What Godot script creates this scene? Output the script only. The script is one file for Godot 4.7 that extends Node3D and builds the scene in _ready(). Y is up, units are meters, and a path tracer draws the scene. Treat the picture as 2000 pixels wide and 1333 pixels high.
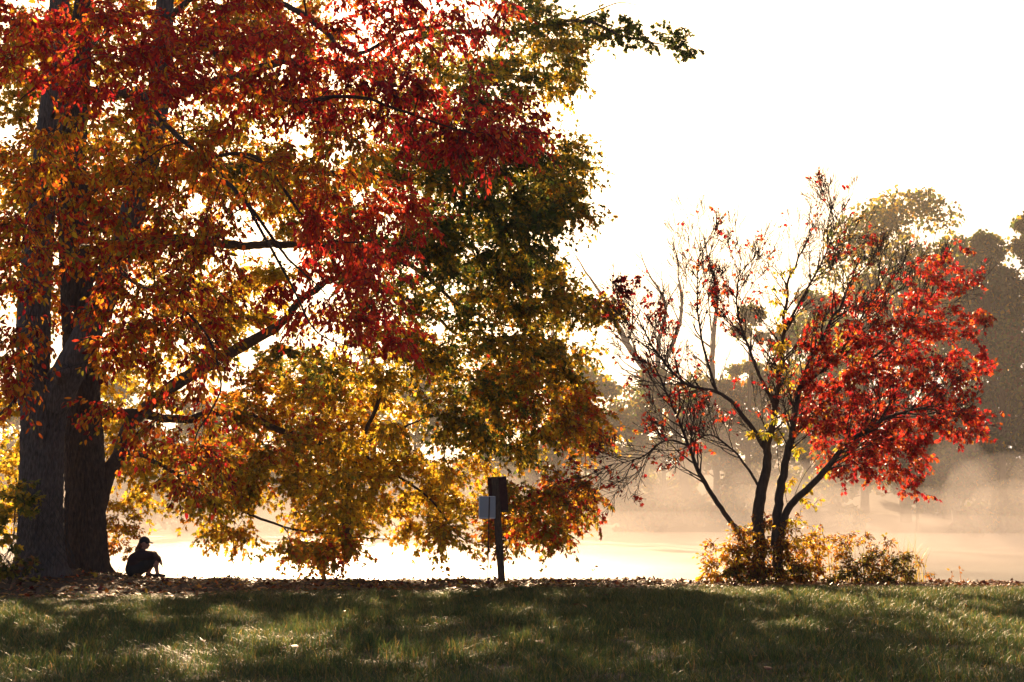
extends Node3D
# A lakeside lawn on a misty autumn morning, the sun low behind two old trees.

const F := 2778.0
const EYE := 1.42
const TILT := 0.12303
var rng := RandomNumberGenerator.new()
var M := {}
var taken := {}
var lumps := FastNoiseLite.new()
var ridges := FastNoiseLite.new()

# ---------------------------------------------------------------- geometry
class Geo:
	var v := PackedVector3Array()
	var n := PackedVector3Array()
	var c := PackedColorArray()
	var i := PackedInt32Array()
	func tube(p: Array, r: Array, sides: int, col: Color) -> void:
		var up := Vector3(0.31, 0.2, 0.93)
		var first := v.size()
		for k in p.size():
			var a: Vector3 = p[maxi(k - 1, 0)]
			var b: Vector3 = p[mini(k + 1, p.size() - 1)]
			var t := (b - a).normalized()
			var x := up.cross(t)
			if x.length() < 0.05:
				x = Vector3(1, 0, 0).cross(t)
			x = x.normalized()
			var y := t.cross(x)
			for s in sides:
				var an := TAU * s / sides
				var q := x * cos(an) + y * sin(an)
				v.append(p[k] + q * r[k])
				n.append(q)
				c.append(col)
		for k in p.size() - 1:
			for s in sides:
				var s2 := (s + 1) % sides
				var a0 := first + k * sides
				var b0 := a0 + sides
				i.append_array([a0 + s, b0 + s, b0 + s2, a0 + s, b0 + s2, a0 + s2])
	func stamp(shape: Array, t: Transform3D, col: Color) -> void:
		var first := v.size()
		for q in shape[0]:
			v.append(t * q)
			c.append(col)
		for q in shape[1]:
			n.append((t.basis * q).normalized())
		for q in shape[2]:
			i.append(first + q)
	func tri(a: Vector3, b: Vector3, d: Vector3, col: Color) -> void:
		var f := v.size()
		var m := (d - a).cross(b - a).normalized()
		for q in [a, b, d]:
			v.append(q); n.append(m); c.append(col)
		i.append_array([f, f + 1, f + 2])
	func quad(a: Vector3, b: Vector3, d: Vector3, e: Vector3, col: Color) -> void:
		tri(a, b, d, col)
		tri(a, d, e, col)
	# a box with chamfered long edges, given by a frame and half sizes
	func box(t: Transform3D, h: Vector3, ch: float, col: Color) -> void:
		var ring := [Vector2(h.x - ch, h.z), Vector2(h.x, h.z - ch), Vector2(h.x, -h.z + ch), Vector2(h.x - ch, -h.z), Vector2(-h.x + ch, -h.z), Vector2(-h.x, -h.z + ch), Vector2(-h.x, h.z - ch), Vector2(-h.x + ch, h.z)]
		var lev := [[-h.y, -ch], [-h.y + ch, 0.0], [h.y - ch, 0.0], [h.y, -ch]]
		var rows := []
		for l in lev:
			var row := []
			for q in ring:
				row.append(t * Vector3(q.x + signf(q.x) * l[1], l[0], q.y + signf(q.y) * l[1]))
			rows.append(row)
		for k in 3:
			for s in 8:
				quad(rows[k][s], rows[k][(s + 1) % 8], rows[k + 1][(s + 1) % 8], rows[k + 1][s], col)
		for s in range(1, 7):
			tri(rows[0][0], rows[0][s + 1], rows[0][s], col)
			tri(rows[3][0], rows[3][s], rows[3][s + 1], col)
	func agree() -> void:   # turn the faces that run against their normals
		for k in range(0, i.size(), 3):
			var m := (v[i[k + 2]] - v[i[k]]).cross(v[i[k + 1]] - v[i[k]])
			if m.dot(n[i[k]] + n[i[k + 1]] + n[i[k + 2]]) < 0:
				var t := i[k + 1]
				i[k + 1] = i[k + 2]
				i[k + 2] = t
	func mesh() -> ArrayMesh:
		var a := []
		a.resize(Mesh.ARRAY_MAX)
		a[Mesh.ARRAY_VERTEX] = v
		a[Mesh.ARRAY_NORMAL] = n
		a[Mesh.ARRAY_COLOR] = c
		a[Mesh.ARRAY_INDEX] = i
		var m := ArrayMesh.new()
		m.add_surface_from_arrays(Mesh.PRIMITIVE_TRIANGLES, a)
		return m

# ---------------------------------------------------------------- naming
func numbered(called: String) -> String:
	var k: int = taken.get(called, 0)
	taken[called] = k + 1
	return called if k == 0 else "%s_%03d" % [called, k]
func tag(o: Node3D, label := "", category := "", group := "", kind := "") -> Node3D:
	if label: o.set_meta("label", label)
	if category: o.set_meta("category", category)
	if group: o.set_meta("group", group)
	if kind: o.set_meta("kind", kind)
	return o
func thing(called: String, where: Vector3, label: String, category: String, group := "", kind := "") -> Node3D:
	var o := Node3D.new()
	o.name = numbered(called)
	add_child(o)
	o.position = where
	return tag(o, label, category, group, kind)
# a mesh given in world space becomes a part of the thing standing at parent.position
func part(called: String, g: Geo, mat: Material, parent: Node3D, kind := "") -> MeshInstance3D:
	var o := MeshInstance3D.new()
	o.name = called if parent != self else numbered(called)
	if parent != self:
		for k in g.v.size():
			g.v[k] -= parent.position
	o.mesh = g.mesh()
	o.material_override = mat
	parent.add_child(o, true)
	if kind: o.set_meta("kind", kind)
	return o

# ---------------------------------------------------------------- places
func at(px: float, py: float, d: float) -> Vector3:
	var u := (px - 1000.0) / F
	var w := (666.5 - py) / F
	var s := d / (cos(TILT) - w * sin(TILT))
	return Vector3(u * s, EYE + (w * cos(TILT) + sin(TILT)) * s, -d)
func rnd(a: float, b: float) -> float:
	return rng.randf_range(a, b)
func ball() -> Vector3:
	while true:
		var p := Vector3(rnd(-1, 1), rnd(-1, 1), rnd(-1, 1))
		if p.length_squared() < 1.0:
			return p
	return Vector3.ZERO
func bank_d(x: float) -> float:
	return 31.75 + 0.35 * lumps.get_noise_2d(x * 14.0, 40.0) + 0.12 * lumps.get_noise_2d(x * 60.0, 4.0)
func ground_y(x: float, d: float) -> float:
	var y := 0.05 * lumps.get_noise_2d(x * 9.0, d * 9.0) + 0.035 * lumps.get_noise_2d(x * 40.0 + 300.0, d * 40.0)
	y += 0.34 * exp(-pow((x + 10.6) / 1.9, 2.0) - pow((d - 30.0) / 2.6, 2.0))
	y += (0.045 - clampf(x, -12, 12) * 0.006) * smoothstep(20.0, 31.0, d)
	var b := bank_d(x)
	y -= 1.0 * smoothstep(b - 0.15, b + 1.3, d)
	return y
func shore_d(x: float) -> float:
	return 150.0 - 30.0 * smoothstep(12.0, 34.0, x) + 5.0 * lumps.get_noise_2d(x * 3.0, 9.0)
func far_y(x: float, d: float) -> float:
	return -0.95 + 2.2 * smoothstep(shore_d(x) - 1.0, shore_d(x) + 18.0, d) + 8.0 * smoothstep(shore_d(x) + 15.0, shore_d(x) + 75.0, d) + 0.5 * lumps.get_noise_2d(x * 4.0, d * 4.0) * smoothstep(shore_d(x), shore_d(x) + 20.0, d)

# ---------------------------------------------------------------- leaves
var maple_leaf: Array
var oval_leaf: Array
var chip_leaf: Array
var kinds := {}
func make_leaf_shapes() -> void:
	maple_leaf = fan(Vector2(0, 0.36), [Vector2(0, 0), Vector2(0.36, 0.06), Vector2(0.25, 0.28), Vector2(0.53, 0.56), Vector2(0.2, 0.6), Vector2(0, 1.0), Vector2(-0.2, 0.6), Vector2(-0.53, 0.56), Vector2(-0.25, 0.28), Vector2(-0.36, 0.06)], 0.3, 0.15)
	oval_leaf = fan(Vector2(0, 0.45), [Vector2(0, 0), Vector2(0.22, 0.22), Vector2(0.27, 0.5), Vector2(0.16, 0.8), Vector2(0, 1.0), Vector2(-0.16, 0.8), Vector2(-0.27, 0.5), Vector2(-0.22, 0.22)], 0.35, 0.3)
	chip_leaf = fan(Vector2(0, 0.5), [Vector2(0, 0), Vector2(0.42, 0.35), Vector2(0.1, 1.0), Vector2(-0.4, 0.6)], 0.2, 0.2)
	var curled := fan(Vector2(0, 0.4), [Vector2(0, 0), Vector2(0.2, 0.2), Vector2(0.24, 0.45), Vector2(0.12, 0.74), Vector2(0.03, 0.9), Vector2(-0.17, 0.72), Vector2(-0.2, 0.45), Vector2(-0.18, 0.2)], 0.8, 0.75)
	var broad := fan(Vector2(0, 0.4), [Vector2(0, 0), Vector2(0.28, 0.18), Vector2(0.34, 0.45), Vector2(0.2, 0.75), Vector2(-0.04, 0.98), Vector2(-0.22, 0.72), Vector2(-0.3, 0.45), Vector2(-0.25, 0.18)], -0.25, 0.15)
	kinds[oval_leaf] = [oval_leaf, curled, broad]
	var drooped := fan(Vector2(0, 0.36), [Vector2(0, 0), Vector2(0.3, 0.02), Vector2(0.22, 0.26), Vector2(0.46, 0.46), Vector2(0.17, 0.55), Vector2(0.04, 0.95), Vector2(-0.16, 0.6), Vector2(-0.5, 0.6), Vector2(-0.25, 0.3), Vector2(-0.38, 0.1)], 0.75, 0.6)
	kinds[maple_leaf] = [maple_leaf, drooped]
func fan(mid: Vector2, rim: Array, fold: float, droop: float) -> Array:
	var vs := PackedVector3Array()
	var ns := PackedVector3Array()
	var ix := PackedInt32Array()
	for q in [mid] + rim:
		vs.append(Vector3(q.x, q.y, -fold * absf(q.x) - droop * q.y * q.y))
		ns.append(Vector3(fold * signf(q.x), 2.0 * droop * q.y, 1.0).normalized())
	for k in rim.size():
		ix.append_array([0, 1 + (k + 1) % rim.size(), 1 + k])
	return [vs, ns, ix]
func hang(dir: Vector3, face: Vector3) -> Basis:   # a leaf whose tip points along dir, its upper face towards face
	var y := dir.normalized()
	var x := y.cross(face)
	if x.length() < 0.02: x = y.cross(Vector3(0.3, 0.1, 1))
	x = x.normalized()
	return Basis(x, y, x.cross(y))
func tone(pal: Array) -> Color:
	var total := 0.0
	for q in pal: total += q[1]
	var r := rng.randf() * total
	for q in pal:
		r -= q[1]
		if r <= 0.0:
			var k := rnd(0.72, 1.25)
			var h := rnd(0.85, 1.18)
			return Color(q[0].r * k, q[0].g * k * h, q[0].b * k)
	return pal[0][0]

# ---------------------------------------------------------------- branches and crowns
class Growth:
	var pos := PackedVector3Array()
	var rad := PackedFloat32Array()
	var wood := Geo.new()
	var leaves := []      # [Transform3D, Color]
	var spots := []       # [centre, radius, palette, count]
func smooth(p: Array, r: Array, step: float) -> Array:
	var c := Curve3D.new()
	for k in p.size():
		var a: Vector3 = p[maxi(k - 1, 0)]
		var b: Vector3 = p[mini(k + 1, p.size() - 1)]
		var t := (b - a) * 0.18
		c.add_point(p[k], -t, t)
	var n := maxi(2, int(c.get_baked_length() / step))
	var lens := [0.0]
	for k in range(1, p.size()):
		lens.append(c.get_closest_offset(p[k]))
	var op := []
	var orr := []
	for k in n + 1:
		var o := c.get_baked_length() * k / n
		op.append(c.sample_baked(o))
		var s := 1
		while s < p.size() - 1 and lens[s] < o: s += 1
		var w := clampf((o - lens[s - 1]) / maxf(lens[s] - lens[s - 1], 0.001), 0, 1)
		orr.append(lerpf(r[s - 1], r[s], w))
	return [op, orr]
var slim := 1.0
func limb(t: Growth, pix: Array, radii: Array, sides := 8, rough := 0.0) -> void:   # pix: [px, py, depth]
	var p := []
	for q in pix: p.append(at(q[0], q[1], q[2]))
	limb_at(t, p, radii.map(func(r): return r * slim), sides, rough)
func limb_at(t: Growth, p: Array, radii: Array, sides := 8, rough := 0.0) -> void:
	var s := smooth(p, radii, maxf(0.12, radii[0] * 0.9))
	var odd := rnd(0, 900)
	for k in s[0].size():
		if k > 0:
			s[0][k] += Vector3(lumps.get_noise_2d(k * 9.0, odd), lumps.get_noise_2d(k * 9.0, odd + 50.0), lumps.get_noise_2d(k * 9.0, odd + 99.0)) * minf(0.1, 0.6 * s[1][0])
		if rough > 0.0 and k > 0:
			s[0][k] += ball() * rough * s[1][k]
		t.pos.append(s[0][k])
		t.rad.append(s[1][k])
	t.wood.tube(s[0], s[1], sides, Color.WHITE)
# heavy trunk with furrowed bark: ridges are real relief
func trunk(g: Geo, p: Array, radii: Array, deep: float, flare := 0.0, sides := 72) -> void:
	var s := smooth(p, radii, 0.07)
	var first := g.v.size()
	var count: int = s[0].size()
	for k in count:
		var a: Vector3 = s[0][maxi(k - 1, 0)]
		var b: Vector3 = s[0][mini(k + 1, count - 1)]
		var t := (b - a).normalized()
		var x := Vector3(0, 0, 1).cross(t).normalized()
		var y := t.cross(x)
		var up: float = s[0][k].y - s[0][0].y
		for q in sides:
			var an := TAU * q / sides
			var e := x * cos(an) + y * sin(an)
			var w: Vector3 = s[0][k] + e * s[1][k]
			var furrow := absf(ridges.get_noise_3d(w.x * 55.0, w.y * 7.0, w.z * 55.0))
			var r: float = s[1][k] + deep * (0.5 - 2.2 * furrow) + 0.05 * s[1][k] * lumps.get_noise_3d(w.x * 60, w.y * 25, w.z * 60) * 2.0
			if flare > 0.0:
				r += flare * exp(-up / 0.28) * (0.55 + 0.75 * maxf(0.0, sin(an * 5.0 + 1.3 + 0.7 * sin(an * 2.0))))
			g.v.append(s[0][k] + e * r)
			g.n.append(e)
			g.c.append(Color.WHITE)
	for k in count - 1:
		for q in sides:
			var q2 := (q + 1) % sides
			var a0 := first + k * sides
			g.i.append_array([a0 + q, a0 + sides + q, a0 + sides + q2, a0 + q, a0 + sides + q2, a0 + q2])
	for k in count:      # normals of the relief
		for q in sides:
			var here := first + k * sides
			var du: Vector3 = g.v[here + (q + 1) % sides] - g.v[here + (q + sides - 1) % sides]
			var dv: Vector3 = g.v[first + mini(k + 1, count - 1) * sides + q] - g.v[first + maxi(k - 1, 0) * sides + q]
			var m := du.cross(dv).normalized()
			g.n[here + q] = m if m.dot(g.n[here + q]) > 0 else -m
# clumps of foliage inside an ellipse of the crown: [px, py, rx, ry, how many, palette]
func region(t: Growth, px: float, py: float, rx: float, ry: float, count: int, pal: Array, d0: float, d1: float, rad: float, leaves: int) -> void:
	var placed := []
	for k in count:
		var best := Vector2.ZERO
		var gap := -1.0
		for m in 7:
			var a := rnd(0, TAU)
			var q := Vector2(cos(a) * rx, sin(a) * ry) * sqrt(rng.randf())
			var near := 1e9
			for o in placed: near = minf(near, (o - q).length())
			if near > gap:
				gap = near
				best = q
		placed.append(best)
		var thin := false      # openings in the boughs
		for w in GAPS:
			if Vector2(px + best.x - w[0], py + best.y - w[1]).length() < w[2]: thin = true
		if thin: continue
		var own := []      # each bough leans to one of its tree's tones
		var fav := rng.randi() % pal.size()
		for m in pal.size(): own.append([pal[m][0], pal[m][1] * (2.0 if m == fav else 1.0)])
		t.spots.append([at(px + best.x, py + best.y, rnd(d0, d1)), rad * rnd(0.75, 1.25), own, int(leaves * rnd(0.7, 1.3))])
func fill(t: Growth, root: Vector3, shape: Array, size: float, droopy: float, sag: float, thick := 1.0) -> void:
	t.spots.sort_custom(func(a, b): return (a[0] - root).length_squared() < (b[0] - root).length_squared())
	for s in t.spots:
		var c: Vector3 = s[0]
		var best := 0
		var cost := 1e9
		for k in t.pos.size():
			var q := t.pos[k]
			var away := (q - c).length()
			var w := away + 0.35 * maxf(0.0, (q - root).length() - (c - root).length()) - minf(0.6, t.rad[k] * 2.0)
			if w < cost:
				cost = w
				best = k
		var from := t.pos[best]
		var far := (c - from).length()
		var r0 := minf(t.rad[best] * 0.75, (0.009 + 0.0085 * far) * thick)
		if far > 0.25:
			var bend := Vector3(rnd(-0.1, 0.1), sag * rnd(0.4, 1.3), rnd(-0.1, 0.1)) * far
			var pts := []
			var rr := []
			var steps := clampi(int(far / 0.3), 3, 12)
			for k in steps + 1:
				var w := float(k) / steps
				var j := Vector3.ZERO if k == 0 else ball() * 0.035 * far * (0.4 + w)
				pts.append(from.lerp(c, w) + bend * 4.0 * w * (1.0 - w) * 0.5 + j)
				rr.append(lerpf(r0, 0.005 * thick, w))
			for k in range(1, steps + 1):
				t.pos.append(pts[k])
				t.rad.append(rr[k])
			t.wood.tube(pts, rr, 5, Color.WHITE)
			c = pts[steps]
		sprays(t, c, (c - from).normalized(), s[1], s[2], s[3], shape, size, droopy)
func sprays(t: Growth, c: Vector3, out: Vector3, rad: float, pal: Array, count: int, _shape: Array, size: float, droopy: float) -> void:
	var twigs := maxi(3, int(count / 13.0))
	var per := int(ceil(float(count) / twigs))
	for k in twigs:
		var e := ball()
		var dir := (Vector3(e.x, e.y * 0.6, e.z).normalized() + out * 0.5 - Vector3(0, 0.25 * droopy, 0)).normalized()
		var long := rad * rnd(0.55, 1.2)
		var from := c + ball() * rad * 0.3
		var tip := from + dir * long - Vector3(0, droopy * long * 0.3, 0)
		var mid := from.lerp(tip, 0.5) + Vector3(0, 0.12 * long, 0)
		t.wood.tube([from, mid, tip], [0.0065, 0.005, 0.0035], 3, Color.WHITE)
		for m in per:
			var w := pow((m + rng.randf()) / per, 0.8)
			var p := from.lerp(mid, w * 2.0) if w < 0.5 else mid.lerp(tip, w * 2.0 - 1.0)
			var side := ball()
			var aim := (dir * 0.6 + side * 1.0 - Vector3(0, droopy * 1.1, 0))
			var face := Vector3(side.z, 0.9 - droopy * 0.5, side.x) + ball() * 0.8
			var sz := size * rnd(0.65, 1.25)
			t.leaves.append([Transform3D(hang(aim, face).scaled_local(Vector3(sz * rnd(0.8, 1.05), sz, sz)), p + side * 0.05), tone(pal)])
# the leaves that show largest are parts of their own, the rest one mass
func leaf_out(t: Growth, parent: Node3D, shape: Array, called: String, singles: int) -> void:
	var eye := Vector3(0, EYE, 0)
	var alone := []
	if singles > 0:
		var order := []
		for k in t.leaves.size():
			var x: Transform3D = t.leaves[k][0]
			var p := x.origin
			var seen: bool = absf(p.x) < 0.36 * -p.z and p.y < EYE + -p.z * 0.375
			order.append([x.basis.y.length() / (p - eye).length() * (1.0 if seen else 0.01), k])
		order.sort_custom(func(a, b): return a[0] > b[0])
		var tints := {}
		var gone := {}
		for q in order.slice(0, singles):
			gone[q[1]] = true
			var col: Color = t.leaves[q[1]][1]
			var key := Vector3i(int(col.r * 9), int(col.g * 18), int(col.b * 20))
			if not tints.has(key):
				var one := Geo.new()
				one.stamp(shape, Transform3D.IDENTITY, col)
				tints[key] = one.mesh()
			var o := MeshInstance3D.new()
			o.name = "leaf"
			o.mesh = tints[key]
			o.material_override = M.leaf
			var x: Transform3D = t.leaves[q[1]][0]
			o.transform = Transform3D(x.basis, x.origin - parent.position)
			alone.append(o)
		var rest := []
		for k in t.leaves.size():
			if not gone.has(k): rest.append(t.leaves[k])
		t.leaves = rest
	var g := Geo.new()
	var forms: Array = kinds.get(shape, [shape])
	for k in t.leaves.size():
		g.stamp(forms[k % forms.size()], t.leaves[k][0], t.leaves[k][1])
	var crown := part(called, g, M.leaf, parent, "stuff")
	for o in alone: crown.add_child(o, true)
# free growth: forks that reach for the light
func grow(t: Growth, p: Vector3, dir: Vector3, long: float, r: float, level: int, lift: float, tips: Array, spread := 0.55) -> void:
	var steps := 4 if level > 0 else 3
	var pts := [p]
	var rr := [r]
	var d := dir.normalized()
	for k in steps:
		d = (d + ball() * 0.2 + Vector3(0, lift, 0)).normalized()
		pts.append(pts[k] + d * long / steps)
		rr.append(maxf(0.0055, lerpf(r, r * (0.55 if level > 0 else 0.45), float(k + 1) / steps)))
	t.wood.tube(pts, rr, 5 if level > 1 else 3, Color.WHITE)
	for k in range(1, pts.size()):
		t.pos.append(pts[k])
		t.rad.append(rr[k])
	if level == 0:
		tips.append([pts[steps], d])
		return
	var kids := 2 if level > 2 else (4 if level == 1 else 3)
	for k in kids:
		var s := 2 + (k % 3) if k > 0 else steps
		var side := d.cross(ball()).normalized()
		var e := (d + side * spread * rnd(0.5, 1.3)).normalized() if k > 0 else d
		grow(t, pts[mini(s, steps)], e, long * rnd(0.6, 0.85), rr[mini(s, steps)] * (0.85 if k == 0 else 0.65), level - 1, lift, tips, spread)

# ---------------------------------------------------------------- materials
func noise_tex(freq: float, lo: Color, hi: Color, seed_: int, octaves := 5, size := 512) -> NoiseTexture2D:
	var f := FastNoiseLite.new()
	f.seed = seed_
	f.frequency = freq
	f.fractal_octaves = octaves
	var t := NoiseTexture2D.new()
	t.width = size
	t.height = size
	t.seamless = true
	t.noise = f
	var g := Gradient.new()
	g.set_color(0, lo)
	g.set_color(1, hi)
	t.color_ramp = g
	return t
func srgb(r: float, g: float, b: float) -> Color:
	return Color(r, g, b).linear_to_srgb()
func plain(col: Color, rough: float) -> StandardMaterial3D:
	var m := StandardMaterial3D.new()
	m.albedo_color = col
	m.roughness = rough
	return m
func bark(lo: Color, hi: Color, seed_: int) -> StandardMaterial3D:
	var m := StandardMaterial3D.new()
	m.albedo_texture = noise_tex(0.02, lo, hi, seed_)
	m.roughness = 0.9
	m.uv1_triplanar = true
	m.uv1_world_triplanar = true
	m.uv1_scale = Vector3(2.4, 0.5, 2.4)
	m.heightmap_enabled = true
	m.heightmap_scale = 1.2
	m.heightmap_texture = noise_tex(0.05, Color.BLACK, Color.WHITE, seed_ + 5)
	return m
func make_materials() -> void:
	var leaf := plain(Color.WHITE, 0.5)
	leaf.vertex_color_use_as_albedo = true
	leaf.cull_mode = BaseMaterial3D.CULL_DISABLED
	leaf.backlight_enabled = true
	leaf.backlight = Color(1, 1, 1)
	leaf.metallic_specular = 0.35
	M.leaf = leaf
	var blade: StandardMaterial3D = leaf.duplicate()
	blade.roughness = 0.45
	blade.metallic_specular = 0.38
	M.blade = blade
	var litter: StandardMaterial3D = leaf.duplicate()
	litter.backlight = Color(0.3, 0.3, 0.3)
	M.litter = litter
	M.grey_bark = bark(srgb(0.035, 0.03, 0.026), srgb(0.2, 0.17, 0.145), 3)
	M.brown_bark = bark(srgb(0.025, 0.017, 0.012), srgb(0.13, 0.085, 0.055), 4)
	M.twig = bark(srgb(0.025, 0.019, 0.015), srgb(0.08, 0.06, 0.045), 6)
	var soil := StandardMaterial3D.new()
	soil.albedo_texture = noise_tex(0.012, srgb(0.03, 0.022, 0.012), srgb(0.085, 0.06, 0.035), 12)
	soil.uv1_triplanar = true
	soil.uv1_world_triplanar = true
	soil.uv1_scale = Vector3(0.6, 0.6, 0.6)
	soil.roughness = 0.95
	soil.heightmap_enabled = true
	soil.heightmap_scale = 3.0
	soil.heightmap_texture = noise_tex(0.04, Color.BLACK, Color.WHITE, 13)
	M.soil = soil
	var water := plain(srgb(0.02, 0.028, 0.03), 0.55)
	water.metallic_specular = 0.5
	water.normal_enabled = true
	var f := FastNoiseLite.new()
	f.seed = 31
	f.frequency = 0.02
	var t := NoiseTexture2D.new()
	t.noise = f
	t.seamless = true
	t.as_normal_map = true
	t.bump_strength = 2.0
	water.normal_texture = t
	water.normal_scale = 0.5
	water.uv1_triplanar = true
	water.uv1_world_triplanar = true
	water.uv1_scale = Vector3(0.35, 0.35, 0.35)
	M.water = water
	var skin := plain(Color.WHITE, 0.7)
	skin.vertex_color_use_as_albedo = true
	M.body = skin
	M.wire = plain(srgb(0.05, 0.05, 0.05), 0.5)
	M.wire.metallic = 0.6
	M.post = bark(srgb(0.05, 0.032, 0.02), srgb(0.14, 0.09, 0.055), 21)
	M.panel = bark(srgb(0.05, 0.018, 0.013), srgb(0.10, 0.035, 0.025), 22)
	M.white = plain(srgb(0.62, 0.62, 0.6), 0.45)  # paler than the panel: light on its edges given as colour
	M.grey_panel = plain(srgb(0.3, 0.32, 0.34), 0.5)

const GAPS := [[505, 455, 48], [560, 240, 36], [470, 680, 28], [700, 45, 26], [640, 665, 26]]
# palettes (linear base colours)
const CRIMSON := Color(0.40, 0.020, 0.026)
const RED := Color(0.56, 0.048, 0.025)
const VERMILION := Color(0.55, 0.11, 0.02)
const ORANGE := Color(0.58, 0.21, 0.02)
const GOLD := Color(0.62, 0.37, 0.025)
const YELLOW := Color(0.68, 0.49, 0.04)
const OLIVE := Color(0.26, 0.22, 0.03)
const GREEN := Color(0.09, 0.125, 0.025)
const DARK := Color(0.055, 0.07, 0.02)
const MAROON := Color(0.12, 0.018, 0.016)
const BROWN := Color(0.22, 0.1, 0.03)

func _ready() -> void:
	rng.seed = 20241
	lumps.seed = 7
	lumps.frequency = 0.02
	ridges.seed = 17
	ridges.frequency = 0.2
	setup()
	make_materials()
	make_leaf_shapes()
	ground()
	far_shore()
	mist()
	old_trees()
	small_maple()
	shrubs()
	grass()
	litter()
	sign_board()
	sitter()

func setup() -> void:
	var cam := Camera3D.new()
	cam.name = "camera"
	cam.fov = rad_to_deg(2.0 * atan(666.5 / F))
	cam.near = 0.1
	cam.far = 3000.0
	add_child(cam)
	cam.position = Vector3(0, EYE, 0)
	cam.rotation = Vector3(TILT, 0, 0)
	cam.current = true
	var sun := DirectionalLight3D.new()
	sun.name = "sun"
	sun.light_color = Color(1.0, 0.84, 0.66)
	sun.light_energy = 1.6
	sun.light_angular_distance = 0.5
	sun.shadow_enabled = true
	add_child(sun)
	sun.look_at_from_position(Vector3.ZERO, -(at(700, 85, 100.0) - Vector3(0, EYE, 0)))
	var sky := ProceduralSkyMaterial.new()
	sky.sky_top_color = Color(0.10, 0.14, 0.22)
	sky.sky_horizon_color = Color(0.39, 0.43, 0.48)
	sky.sky_curve = 0.22
	sky.ground_bottom_color = Color(0.2, 0.18, 0.16)
	sky.ground_horizon_color = Color(0.6, 0.58, 0.56)
	sky.sun_angle_max = 68.0
	sky.sun_curve = 0.36
	var env := Environment.new()
	env.background_mode = Environment.BG_SKY
	env.sky = Sky.new()
	env.sky.sky_material = sky
	env.tonemap_mode = Environment.TONE_MAPPER_LINEAR
	env.tonemap_exposure = 4.4
	env.sdfgi_enabled = true
	env.ssao_enabled = true
	env.ssil_enabled = true
	env.volumetric_fog_enabled = true
	env.volumetric_fog_density = 0.0004
	env.volumetric_fog_albedo = Color(0.98, 0.95, 0.92)
	env.volumetric_fog_anisotropy = 0.1
	var w := WorldEnvironment.new()
	w.name = "environment"
	w.environment = env
	add_child(w)

# ---------------------------------------------------------------- the setting
func sheet(xs: PackedFloat32Array, ds: PackedFloat32Array, height: Callable) -> Geo:
	var g := Geo.new()
	for d in ds:
		for x in xs:
			var e := 0.15
			var h: float = height.call(x, d)
			g.v.append(Vector3(x, h, -d))
			g.n.append(Vector3(h - height.call(x + e, d), e, -(h - height.call(x, d + e))).normalized())
			g.c.append(Color.WHITE)
	for k in ds.size() - 1:
		for m in xs.size() - 1:
			var a := k * xs.size() + m
			g.i.append_array([a, a + xs.size(), a + 1, a + 1, a + xs.size(), a + xs.size() + 1])
	return g
func steps(a: float, b: float, s: float) -> PackedFloat32Array:
	var o := PackedFloat32Array()
	var n := int(round((b - a) / s))
	for k in n + 1: o.append(lerpf(a, b, float(k) / n))
	return o
func ground() -> void:
	var xs := steps(-70, -16, 3)
	xs.append_array(steps(-15.6, 15.6, 0.3))
	xs.append_array(steps(16, 70, 3))
	var ds := steps(-30, 6, 3)
	ds.append_array(steps(7, 29.5, 0.35))
	ds.append_array(steps(29.7, 34, 0.16))
	tag(part("ground", sheet(xs, ds, ground_y), M.soil, self), "", "", "", "structure")
	var w := sheet(steps(-400, 400, 40), PackedFloat32Array([31, 60, 100, 160, 260, 420]), func(_x, _d): return -0.62)
	tag(part("lake_water", w, M.water, self), "", "", "", "structure")
	tag(part("far_bank", sheet(steps(-400, 400, 8), steps(108, 430, 9), far_y), M.soil, self), "", "", "", "structure")

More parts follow.
